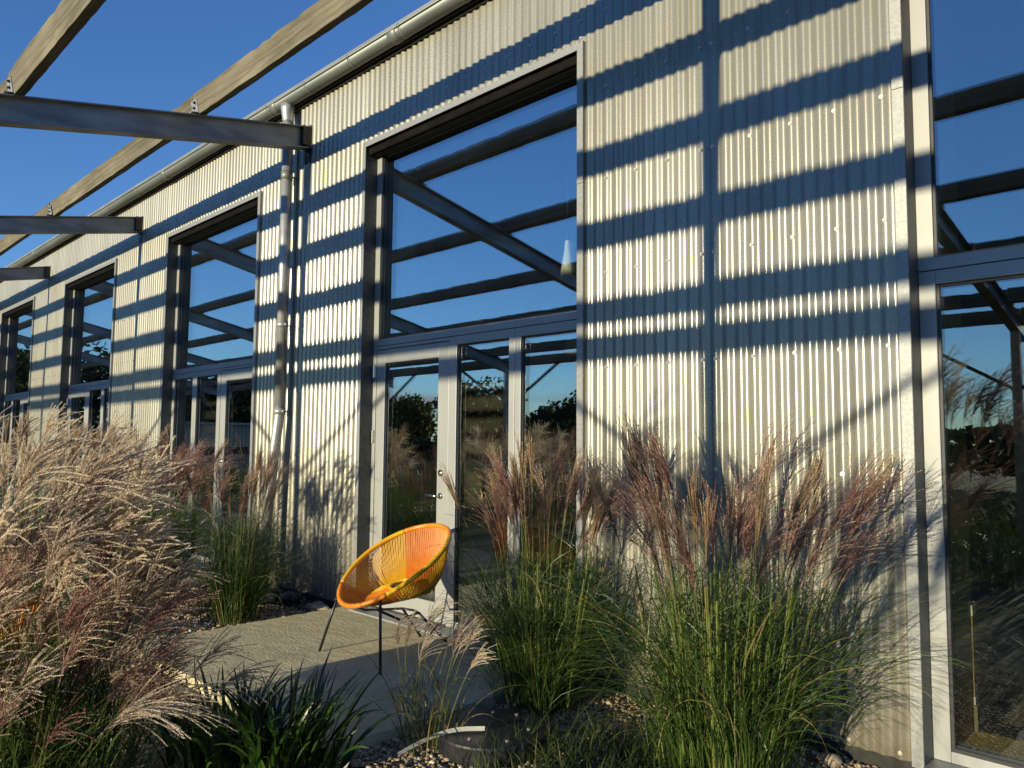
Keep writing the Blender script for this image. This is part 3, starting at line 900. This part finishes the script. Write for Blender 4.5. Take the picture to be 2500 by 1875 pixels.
WIND = math.radians(32)      # plumes are blown towards +x, a little towards the wall
def miscanthus(label, loc, height, nblade, nstem, mix, seed, r0=.16, lean=.30, blade_w=(.003, .0075), blade_l=(.55, 1.0), ymax=None, pscale=(.8, 1.1), wind=WIND, windk=.12, group='feathery ornamental grasses', bend=(.5, 2.1), zoff=0.0, stemlean=.26, fan=False, culms=0, dead=.05, leafz=.5):
    rng = np.random.default_rng(seed)
    root = tag(empty('miscanthus', loc), label, 'grass plant', group)
    yl = None if ymax is None else ymax
    me = blades_mesh('foliage', 'leaf', nblade, r0, (blade_l[0] * height, blade_l[1] * height), (.02, lean), bend, blade_w, 10, rng, ymax=yl, cy=loc[1], dead=dead, zb=leafz * height)
    o = inst('foliage', me, root); o['kind'] = 'stuff'
    # flowering stems
    az = rng.uniform(0, 2 * PI, nstem)
    rad = r0 * .8 * np.sqrt(rng.uniform(0, 1, nstem))
    base = np.stack([rad * np.cos(az), rad * np.sin(az), np.zeros(nstem)], 1)
    th0 = rng.uniform(0, stemlean, nstem) * (.35 + .65 * rad / (r0 * .8))
    bn = rng.uniform(0, .25, nstem)
    slen = height * rng.uniform(.62, .90, nstem)
    K = 9
    P, S, T = arch_lines(base, az, th0, bn, slen, K, rng, 1.5, .05)
    s = np.linspace(0, 1, K)[None]
    P[:, :, 0] += math.cos(wind) * windk * s ** 2 * slen[:, None]
    P[:, :, 1] += math.sin(wind) * windk * s ** 2 * slen[:, None]
    if ymax is not None:
        lim = ymax - .03 - loc[1]
        P[:, :, 1] = np.minimum(P[:, :, 1], lim)
    T = np.gradient(P, axis=1); T /= np.linalg.norm(T, axis=2, keepdims=True)
    sA = np.zeros_like(P); sA[..., 0] = .8; sA[..., 1] = .6
    sB = np.zeros_like(P); sB[..., 0] = -.6; sB[..., 1] = .8
    Wd = np.full((nstem, K), .0024) * (1.15 - .5 * s)
    V1, F1 = ribbons(P, sA, Wd); V2, F2 = ribbons(P, sB, Wd)
    tn = np.repeat(rng.uniform(0, 1, nstem), K * 2)
    st = np_mesh('stems', np.concatenate([V1, V2]), [np.concatenate([F1, F2 + len(V1)])], 'stem', np.concatenate([tn, tn]))
    o = inst('stems', st, root); o['kind'] = 'stuff'
    if culms:      # leafy stalks without a plume
        az = rng.uniform(0, 2 * PI, culms); rad = r0 * np.sqrt(rng.uniform(0, 1, culms))
        base = np.stack([rad * np.cos(az), rad * np.sin(az), np.zeros(culms)], 1)
        Pc, Sc, Tc = arch_lines(base, az, rng.uniform(0, .22, culms) * rad / r0, rng.uniform(0, .15, culms), height * rng.uniform(.4, .68, culms), 6, rng, 1.5, .05)
        if ymax is not None: Pc[:, :, 1] = np.minimum(Pc[:, :, 1], ymax - .02 - loc[1])
        sA = np.zeros_like(Pc); sA[..., 0] = .8; sA[..., 1] = .6
        sB = np.zeros_like(Pc); sB[..., 0] = -.6; sB[..., 1] = .8
        Wc = np.full((culms, 6), .0034)
        V1, F1 = ribbons(Pc, sA, Wc); V2, F2 = ribbons(Pc, sB, Wc)
        tc_ = np.repeat(rng.uniform(0, .8, culms), 12)
        o = inst('stalks', np_mesh('stalks', np.concatenate([V1, V2]), [np.concatenate([F1, F2 + len(V1)])], 'stem', np.concatenate([tc_, tc_])), root); o['kind'] = 'stuff'
    kinds, w = zip(*mix)
    for i in range(nstem):
        kd = kinds[int(rng.choice(len(kinds), p=np.array(w) / sum(w)))]
        me = PLUMES[kd][int(rng.integers(8))]
        o = inst('plume', me, root, P[i, -1])
        t = Vector(T[i, -1])
        q = Vector((0, 0, 1)).rotation_difference(t)
        ang = wind + rng.normal(0, .55 if kd != 'tan' else 1.5)
        if fan: ang = math.atan2(P[i, -1, 1], P[i, -1, 0]) + rng.normal(0, .5)
        o.rotation_mode = 'QUATERNION'
        o.rotation_quaternion = q @ Quaternion((0, 0, 1), ang)
        k = rng.uniform(*pscale) * (height / 1.45) ** .5
        o.scale = (k, k, k)
    return root

WALLY = -.03
# beside the large window, right of the path
miscanthus('tall grass with tan brushes and purple fans growing against the corrugated pier between the windows', (-1.80, -.62, 0), 1.40, 1500, 46, (('tan', .42), ('red', .58)), 21, r0=.27, lean=.40, ymax=WALLY, blade_l=(.45, .95), bend=(.7, 2.7), blade_w=(.0028, .0062), fan=True, culms=110, windk=.03, stemlean=.31, pscale=(1.0, 1.35))
miscanthus('grass clump with purple-brown plumes right of the orange chair in front of the glass door', (-3.02, -.50, 0), 1.36, 2000, 40, (('tan', .5), ('red', .5)), 22, r0=.22, lean=.30, ymax=WALLY, blade_l=(.35, .72), bend=(.6, 2.4), blade_w=(.0026, .0056), fan=True, culms=50, windk=.0, stemlean=.30, pscale=(.95, 1.25))
# by the downpipe
miscanthus('grass clump at the foot of the downpipe beside the gravel', (-6.12, -.86, 0), 1.30, 1100, 26, (('tan', .7), ('red', .3)), 23, r0=.18, lean=.35, ymax=WALLY, blade_l=(.4, .75), bend=(.6, 2.4), blade_w=(.003, .006), fan=True, windk=.03, culms=40)
# along the wall further off
miscanthus('reddish grass clump in front of the second door from the chair', (-7.35, -1.05, 0), 1.42, 700, 26, (('tan', .25), ('red', .6), ('silver', .15)), 24, r0=.2, lean=.4)
miscanthus('pale plumed grass clump under the pier between second and third windows', (-8.3, -1.15, 0), 1.48, 650, 28, (('tan', .35), ('red', .35), ('silver', .3)), 25, r0=.22, lean=.4)
miscanthus('pale grass clump standing before the third window', (-9.5, -1.05, 0), 1.52, 500, 26, (('tan', .5), ('silver', .5)), 26, r0=.22, lean=.4)
miscanthus('cream plumed grass clump seen at the photo\'s left edge below the fourth window', (-8.3, -1.85, 0), 1.55, 550, 26, (('tan', .4), ('silver', .6)), 27, r0=.24, lean=.4)
miscanthus('wine-red plumed grass with green leaves left of the path slab', (-6.75, -1.5, 0), 1.36, 800, 22, (('red', .8), ('silver', .2)), 28, r0=.2, lean=.45)
# foreground mass on the left
miscanthus('large silvery grass nearest the camera with wind-swept fluffy plumes', (-3.72, -3.02, 0), 1.33, 330, 20, (('silver', .92), ('red', .08)), 31, r0=.24, lean=.35, pscale=(1.15, 1.5), windk=.12)
miscanthus('silvery grass with one broad fan of plumes leaning over the concrete path', (-3.90, -2.76, 0), 1.02, 330, 18, (('silver', .8), ('red', .2)), 32, r0=.24, lean=.45, pscale=(1.15, 1.5), windk=.13)
miscanthus('low silvery purple grass with drooping plumes at the lower left corner', (-3.58, -2.90, 0), .95, 330, 22, (('silver', .75), ('red', .25)), 33, r0=.28, lean=.5, pscale=(1.15, 1.5), windk=.13)
miscanthus('tall silvery grass rising behind the foreground plumes at the left edge', (-6.25, -2.35, 0), 1.58, 400, 22, (('silver', 1.0),), 34, r0=.2, lean=.35, pscale=(.85, 1.1))
miscanthus('purple and silver grass spilling low over the near edge of the path', (-3.62, -2.66, 0), .58, 260, 18, (('silver', .5), ('red', .5)), 36, r0=.24, lean=.5, pscale=(1.2, 1.6), windk=.15, stemlean=.5)
miscanthus('lowest silver and purple grass filling the lower left corner', (-3.50, -3.00, 0), .60, 260, 24, (('silver', .65), ('red', .35)), 37, r0=.26, lean=.5, pscale=(1.2, 1.6), windk=.15, stemlean=.55)
# young plant by the black disc
miscanthus('sparse young grass with a few white feathery plumes beside the black disc', (-2.98, -1.38, 0), .62, 110, 10, (('silver', 1.0),), 35, r0=.14, lean=.45, blade_w=(.003, .006), dead=.6, pscale=(.8, 1.0), windk=.1, group=None)
# tall plants behind the camera, mirrored in the panes and throwing shadows on the wall
miscanthus('very tall plumed grass mirrored in the right-hand window', (-2.05, -5.6, 0), 2.10, 160, 6, (('silver', .6), ('red', .4)), 41, r0=.3, lean=.3, blade_l=(.2, .42), leafz=.2, pscale=(1.3, 1.7), group='grasses mirrored in the glass')
miscanthus('very tall plumed grass mirrored at the right edge of the right-hand window', (-2.80, -6.6, 0), 2.30, 260, 13, (('silver', .6), ('red', .4)), 42, r0=.3, lean=.3, blade_l=(.2, .42), leafz=.2, pscale=(1.3, 1.7), group='grasses mirrored in the glass')
miscanthus('tall plumed grass behind the viewer whose shadow falls on the pier by the right-hand window', (-1.30, -5.0, 0), 1.95, 260, 13, (('silver', .6), ('red', .4)), 43, r0=.3, lean=.3, blade_l=(.25, .5), leafz=.3, pscale=(1.2, 1.6), group='grasses mirrored in the glass')
k = 50
for x, y, h, lb in [(-8.9, -5.6, 1.55, 'left pane of the door beside the orange chair'), (-11.6, -6.6, 1.6, 'middle pane beside the door, in front'), (-10.2, -8.2, 1.6, 'middle pane beside the door, behind'),
                    (-7.4, -7.6, 1.5, 'narrow pane nearest the corrugated pier'), (-13.5, -8.0, 1.65, 'door glass, furthest left'), (-15.5, -6.4, 1.6, 'second door panes'), (-18.5, -7.0, 1.6, 'second door panes, further along')]:
    miscanthus('plumed grass mirrored in the ' + lb, (x, y, 0), h, 420, 26, (('silver', .6), ('red', .4)), k, r0=.4, lean=.4, pscale=(1.0, 1.3), group='grasses mirrored in the glass', stemlean=.4); k += 1

# meadow of low grass out in the garden (only the glass shows it)
rng = np.random.default_rng(77)
n = 15000
bx_ = rng.uniform(-26, 1.5, n); by_ = rng.uniform(-16, -5.2, n)
az = rng.uniform(0, 2 * PI, n)
P, S, T = arch_lines(np.stack([bx_, by_, np.zeros(n)], 1), az, rng.uniform(0, .5, n), rng.uniform(.2, 1.6, n), rng.uniform(.35, .85, n), 5, rng)
s = np.linspace(0, 1, 5)[None]
V, F = ribbons(P, S, rng.uniform(.006, .014, n)[:, None] * (1 - s ** 2 * .9))
o = inst('meadow_grass', np_mesh('meadow_grass', V, F, 'lowgrass', np.repeat(rng.uniform(0, 1, n), 10)))
tag(o, 'dark green meadow grass of the garden mirrored low in the panes', 'grass', kind='stuff')

# strappy dark green plants at the front edge of the path
def strappy(label, loc, n, L, seed, r0=.2):
    rng = np.random.default_rng(seed)
    root = tag(empty('strap_leaf_plant', loc), label, 'plant', 'strap-leaved plants')
    o = inst('foliage', blades_mesh('foliage', 'strap', n, r0, L, (.03, .5), (.3, 1.5), (.014, .026), 10, rng, (0, 1), 0.0, 0.0), root)
    o['kind'] = 'stuff'
strappy('dark green strap-leaved plant in the middle of the lower edge', (-3.24, -2.00, 0), 170, (.28, .52), 61, .22)
strappy('dark green strap-leaved plant left of the middle at the lower edge', (-3.46, -2.16, 0), 130, (.28, .50), 62, .22)

# low grass patch and leaf litter
rng = np.random.default_rng(70)
n = 5200
bx_ = rng.uniform(-2.75, -1.0, n); by_ = rng.uniform(-1.75, -.55, n)
keep = (rng.random(n) < np.clip(1.4 - np.hypot((bx_ + 2.15) / .62, (by_ + 1.02) / .42), 0, 1))
bx_, by_ = bx_[keep], by_[keep]; n = len(bx_)
az = rng.uniform(0, 2 * PI, n)
P, S, T = arch_lines(np.stack([bx_, by_, np.zeros(n)], 1), az, rng.uniform(0, .6, n), rng.uniform(.2, 1.5, n), rng.uniform(.07, .20, n), 5, rng)
s = np.linspace(0, 1, 5)[None]
V, F = ribbons(P, S, rng.uniform(.0018, .0034, n)[:, None] * (1 - s ** 2 * .9))
o = inst('low_grass', np_mesh('low_grass', V, F, 'lowgrass', np.repeat(rng.uniform(0, 1, n), 10)))
tag(o, 'short dark green turf beside the black disc under the big grass', 'grass', kind='stuff')

# ================================================================== GRAVEL, ROCKS
def icos():
    t = (1 + 5 ** .5) / 2
    v = np.array([(-1, t, 0), (1, t, 0), (-1, -t, 0), (1, -t, 0), (0, -1, t), (0, 1, t), (0, -1, -t), (0, 1, -t), (t, 0, -1), (t, 0, 1), (-t, 0, -1), (-t, 0, 1)], float)
    v /= np.linalg.norm(v[0])
    f = np.array([(0, 11, 5), (0, 5, 1), (0, 1, 7), (0, 7, 10), (0, 10, 11), (1, 5, 9), (5, 11, 4), (11, 10, 2), (10, 7, 6), (7, 1, 8), (3, 9, 4), (3, 4, 2), (3, 2, 6), (3, 6, 8), (3, 8, 9), (4, 9, 5), (2, 4, 11), (6, 2, 10), (8, 6, 7), (9, 8, 1)])
    return v, f
iv, jf = icos()
def pebbles(zones, seed):
    rng = np.random.default_rng(seed)
    Vs, Fs, ts, off = [], [], [], 0
    for (x0, x1, y0, y1, n, r0, r1) in zones:
        c = np.stack([rng.uniform(x0, x1, n), rng.uniform(y0, y1, n), np.zeros(n)], 1)
        r = rng.uniform(r0, r1, n) * rng.uniform(.6, 1.2, n)
        sc = np.stack([r * rng.uniform(.8, 1.5, n), r * rng.uniform(.8, 1.3, n), r * rng.uniform(.45, .85, n)], 1)
        a = rng.uniform(0, 2 * PI, n)
        v = iv[None] * (1 + rng.normal(0, .17, (n, 12, 1)))
        v = v * sc[:, None]
        x = v[..., 0] * np.cos(a)[:, None] - v[..., 1] * np.sin(a)[:, None]
        y = v[..., 0] * np.sin(a)[:, None] + v[..., 1] * np.cos(a)[:, None]
        c[:, 2] = sc[:, 2] * rng.uniform(.15, 1.1, n)
        V = np.stack([x, y, v[..., 2]], -1) + c[:, None]
        Vs.append(V.reshape(-1, 3)); Fs.append((jf[None] + (np.arange(n) * 12)[:, None, None]).reshape(-1, 3) + off); off += n * 12
        ts.append(np.repeat(np.clip(rng.beta(2, 2, n), 0, 1), 12))
    return np_mesh('gravel', np.concatenate(Vs), [np.concatenate(Fs)], 'pebble', np.concatenate(ts), smooth=True)
o = inst('gravel', pebbles([(-3.19, -1.0, -1.9, -.01, 13000, .005, .0135), (-8.0, -5.80, -1.6, -.01, 5000, .008, .016), (-3.19, -2.3, -3.2, -1.9, 1500, .006, .014)], 5))
tag(o, 'brown and cream pea gravel between wall and path', 'gravel', kind='stuff')
def rock(label, loc, sz, seed, mat='rock'):
    rng = np.random.default_rng(seed)
    import bmesh
    bm = bmesh.new(); bmesh.ops.create_icosphere(bm, subdivisions=3, radius=1)
    ph = rng.uniform(0, 6, 6)
    for v in bm.verts:
        c = v.co
        k = 1 + .16 * math.sin(3 * c.x + ph[0]) + .13 * math.sin(4 * c.y + ph[1]) + .1 * math.sin(5 * c.z + ph[2]) + rng.normal(0, .02)
        v.co = Vector((c.x * sz[0] * k, c.y * sz[1] * k, max(c.z * sz[2] * k, -sz[2] * .5)))
    me = bpy.data.meshes.new('rock'); bm.to_mesh(me); bm.free(); me.materials.append(MT[mat])
    o = inst('rock', me, None, (loc[0], loc[1], loc[2] + sz[2] * .45))
    tag(o, label, 'rock', 'stones at the wall foot')
rock('pale brown flint at the wall foot nearest the path corner', (-6.02, -.13, 0), (.13, .07, .05), 1)
rock('rounded buff stone beside the downpipe foot', (-6.62, -.30, 0), (.11, .09, .06), 2)
rock('dark stone between downpipe and gravel', (-6.38, -.22, 0), (.15, .10, .08), 3, 'black')
rock('small grey flint lying below the right-hand window edge', (-1.53, -.13, 0), (.05, .05, .04), 4)
# black gully hopper and hose at the downpipe foot
gl_ = tag(empty('drain_gully', (-6.72, -.27, 0)), 'black plastic drain gully where the downpipe ends', 'drain')
mb = MB(); mb.box(-.15, .15, -.13, .10, .0, .09); mb.build('hopper', 'black', gl_, bevel=.012)
mb = MB()
for i in range(6): mb.box(-.13 + i * .047, -.105 + i * .047, -.12, .09, .0905, .098)
mb.build('grille', 'black', gl_)
mb = MB(); mb.tube([(.55 * math.cos(a) * .45 + .38, .26 * math.sin(a) * .6 - .02, .03 + .045 * abs(math.sin(a * 1.5))) for a in np.linspace(0, 5.2, 30)], .014, 8)
mb.build('hose', 'black', gl_, smooth=True)

# black disc with its white label strip
dk = tag(empty('black_disc', (-2.79, -1.12, 0)), 'black plastic disc cover with a white tape strip lying on the gravel', 'cover')
mb = MB(); k = 40
prof = [(.262, .0), (.275, .085), (.271, .094), (.03, .101)]
v = [(r * math.cos(2 * PI * j / k), r * math.sin(2 * PI * j / k), z) for r, z in prof for j in range(k)]
f = [(i * k + j, i * k + (j + 1) % k, (i + 1) * k + (j + 1) % k, (i + 1) * k + j) for i in range(len(prof) - 1) for j in range(k)]
f.append(tuple((len(prof) - 1) * k + j for j in range(k)))
mb.add(v, f); mb.build('lid', 'black', dk)
mb = MB()
for (ax, ay) in ((.16, .10), (.05, -.19), (-.13, .14), (-.02, .2), (.19, -.08)):
    mb.tube([(ax, ay, .09), (ax, ay, .104)], .009, 10)
mb.build('rivet', 'flash', dk)
ts_ = np.linspace(0, 1, 14)
pts = np.stack([-.215 + .275 * ts_, -.41 + .31 * ts_, .012 + .115 * np.sin(np.clip(ts_ * 1.25, 0, 1) * PI / 2)], 1)[None]
sd = np.zeros_like(pts); sd[..., 0] = .50; sd[..., 1] = -.40; sd[..., 2] = .77
V, F = ribbons(pts, sd, np.full((1, 14), .020))
inst('tape_strip', np_mesh('tape_strip', V, F, 'label'), dk)

# ================================================================== INTERIOR THINGS
def box_thing(name, label, cat, x0, x1, y0, y1, z0, z1, mat, tape=True):
    root = tag(empty(name, ((x0 + x1) / 2, (y0 + y1) / 2, z0)), label, cat)
    hx, hy, hz = (x1 - x0) / 2, (y1 - y0) / 2, z1 - z0
    MB().box(-hx, hx, -hy, hy, 0, hz).build('carton', mat, root, bevel=.004)
    if tape:
        mb = MB(); mb.box(-hx - .0015, hx + .0015, -hy - .0015, -hy + .05, hz - .05, hz + .0015); mb.box(-hx - .0015, hx + .0015, -hy - .0015, -hy + .04, -.0005, .035)
        mb.build('packing_tape', 'tape', root)
    return root
box_thing('cardboard_box', 'taped cardboard box standing inside the right-hand window', 'box', -1.42, -1.06, .45, .80, .25, .72, 'card')
MB().box(-1.43, -1.05, .44, .81, .07, .249).build('plinth_block', 'cabinet')
tag(bpy.data.objects['plinth_block'], 'low dark block under the cardboard box indoors', 'block')
root = tag(empty('cabinet', (-1.35, 2.2, .07)), 'brown cabinet in the dim room behind the right-hand window', 'cabinet')
MB().box(-.5, .5, -.3, .3, 0, .85).build('carcass', 'cabinet', root, bevel=.006)
for sx_ in (-.25, .25):
    MB().box(sx_ - .23, sx_ + .23, -.318, -.302, .05, .80).build('door_panel', 'cabinet', root, bevel=.003)
def pendant(label, x, y, z):
    root = tag(empty('pendant_lamp', (x, y, z)), label, 'lamp', 'pendant lamps indoors')
    prof = [(.018, .22), (.026, .14), (.042, .05), (.058, -.06), (.052, -.06), (.036, .05)]
    k = 20
    v = [(r * math.cos(2 * PI * j / k), r * math.sin(2 * PI * j / k), zz) for r, zz in prof for j in range(k)]
    f = [(i * k + j, i * k + (j + 1) % k, (i + 1) * k + (j + 1) % k, (i + 1) * k + j) for i in range(len(prof) - 1) for j in range(k)]
    mb = MB(); mb.add(v, f); mb.build('shade', 'lamp', root, smooth=True)
    MB().tube([(0, 0, .2), (0, 0, 4.68 - z)], .006, 6).build('cord', 'black', root)
pendant('white pendant lamp hanging behind the second door glass', -9.3, 1.3, 2.55)
pendant('white pendant lamp hanging high behind the large window\'s right edge', -3.86, .7, 2.86)
root = tag(empty('timber_post', (-3.60, .62, .07)), 'pale timber beam end lit indoors at the top of the narrow pane', 'beam')
MB().box(-.17, .25, -.05, .15, 2.09, 2.26).build('beam_end', 'amber', root, bevel=.004)
MB().box(.14, .24, -.04, .14, 0, 2.089).build('upright', 'cabinet', root)

# ================================================================== WHAT THE GLASS MIRRORS
def tree(label, loc, h, r, seed, n=5200, leaf=.28):
    rng = np.random.default_rng(seed)
    root = tag(empty('broadleaf_tree', loc), label, 'tree', 'trees mirrored in the glass')
    mb = MB()
    mb.tube([(0, 0, 0), (.1, .05, h * .25), (.0, .1, h * .5), (.1, 0, h * .8)], [.05 * h, .035 * h, .025 * h, .008 * h], 10)
    for q in range(7):
        a = rng.uniform(0, 6.28); z0 = h * rng.uniform(.22, .55)
        mb.tube([(0, 0, z0), (math.cos(a) * r * .4, math.sin(a) * r * .4, z0 + h * .16), (math.cos(a) * r * .8, math.sin(a) * r * .8, z0 + h * .24)], [.018 * h, .011 * h, .004 * h], 7)
    mb.build('trunk', 'bark', root, smooth=True)
    nl = 26
    lc = rng.normal(size=(nl, 3)); lc /= np.linalg.norm(lc, axis=1, keepdims=True)
    lc *= rng.uniform(.45, .85, (nl, 1))
    lc = lc * np.array([r, r, h * .36]) + np.array([0, 0, h * .62])
    lr = rng.uniform(.22, .40, nl) * r
    pick = rng.integers(nl, size=n)
    d = rng.normal(size=(n, 3)); d /= np.linalg.norm(d, axis=1, keepdims=True)
    C = lc[pick] + d * lr[pick][:, None] * rng.uniform(.5, 1.08, (n, 1)) ** .6
    a1 = rng.normal(size=(n, 3)); a1 /= np.linalg.norm(a1, axis=1, keepdims=True)
    a2 = np.cross(a1, rng.normal(size=(n, 3))); a2 /= np.linalg.norm(a2, axis=1, keepdims=True)
    sz = rng.uniform(.5, 1.1, (n, 1)) * leaf
    V = np.stack([C - a1 * sz, C - a2 * sz * .6, C + a1 * sz, C + a2 * sz * .6], 1).reshape(-1, 3)
    o = inst('crown', np_mesh('crown', V, np.arange(n * 4).reshape(-1, 4), 'treeleaf', np.repeat(rng.uniform(0, 1, n), 4)), root)
tree('broad dark tree mirrored in the middle pane beside the door', (-53, -46, 0), 7.0, 5.2, 1)
tree('dark tree mirrored low in the left door pane', (-64, -44, 0), 5.6, 5.0, 2)
tree('dark tree mirrored behind the left door stile', (-75, -46, 0), 7.5, 5.0, 3)
tree('dark tree mirrored in the narrow pane by the pier', (-40, -47, 0), 5.4, 4.5, 4)
tree('low dark tree mirrored between the narrow panes', (-46.5, -49, 0), 4.2, 4.5, 5)
tree('leafy tree mirrored in the third window above the red roof', (-42.5, -8.6, 0), 6.0, 3.2, 6, 4200, .2)
tree('loose leafy tree mirrored in the fourth window', (-54, -8.0, 0), 7.4, 3.0, 7, 3600, .2)
tree('dark hedge tree mirrored behind the low shed', (-33, -12.5, 0), 4.6, 3.6, 8, 4200, .2)
rng = np.random.default_rng(91)
n = 16000
C = np.stack([rng.uniform(-75, 14, n), rng.normal(-27, .9, n), np.zeros(n)], 1)
C[:, 2] = rng.uniform(.1, 1, n) ** .7 * (2.0 + .35 * np.sin(C[:, 0] * .7) + .3 * np.sin(C[:, 0] * .23 + 1))
a1 = rng.normal(size=(n, 3)); a1 /= np.linalg.norm(a1, axis=1, keepdims=True)
a2 = np.cross(a1, rng.normal(size=(n, 3))); a2 /= np.linalg.norm(a2, axis=1, keepdims=True)
sz = rng.uniform(.12, .3, (n, 1))
V = np.stack([C - a1 * sz, C - a2 * sz * .6, C + a1 * sz, C + a2 * sz * .6], 1).reshape(-1, 3)
o = inst('hedgerow_foliage', np_mesh('hedgerow_foliage', V, np.arange(n * 4).reshape(-1, 4), 'treeleaf', np.repeat(rng.uniform(0, 1, n), 4)))
tag(o, 'long dark hedgerow across the garden mirrored low in the glass', 'hedge', kind='stuff')
# red-roofed barn
bn_ = tag(empty('barn', (-40.5, -13.0, 0)), 'brick barn with red tiled roof mirrored in the third window', 'building')
MB().box(-3.4, 3.4, -2.6, 2.6, 0, 2.4).build('wall', 'brick', bn_)
mb = MB(); mb.add([(-3.7, -3.0, 2.3), (3.7, -3.0, 2.3), (3.7, 0, 4.6), (-3.7, 0, 4.6), (-3.7, 3.0, 2.3), (3.7, 3.0, 2.3)], [(0, 1, 2, 3), (3, 2, 5, 4), (0, 3, 4), (1, 5, 2), (0, 4, 5, 1)])
rfo = mb.build('roof', 'redtile', bn_)
# corrugated low shed
sh_ = tag(empty('low_shed', (-27.0, -9.0, 0)), 'low grey corrugated shed mirrored in the lower panes of the far doors', 'shed')
V = []; nn = 240
mb = MB()
for i in range(nn + 1):
    y = -4 + 8 * i / nn
    x = .018 * math.cos(2 * PI * i / 4)
    V += [(x, y, 0), (x, y, 2.0)]
mb.add(V, [(2 * i, 2 * i + 2, 2 * i + 3, 2 * i + 1) for i in range(nn)])
mb.build('wall', 'flash', sh_)
MB().box(-2.5, -.03, -4, 4, 0, 1.98).build('body', 'membrane', sh_)
MB().box(-2.6, .15, -4.1, 4.1, 2.003, 2.09).build('roof', 'roof', sh_)
MB().box(.02, .06, -4, 4, .95, 1.2).build('rail', 'membrane', sh_)
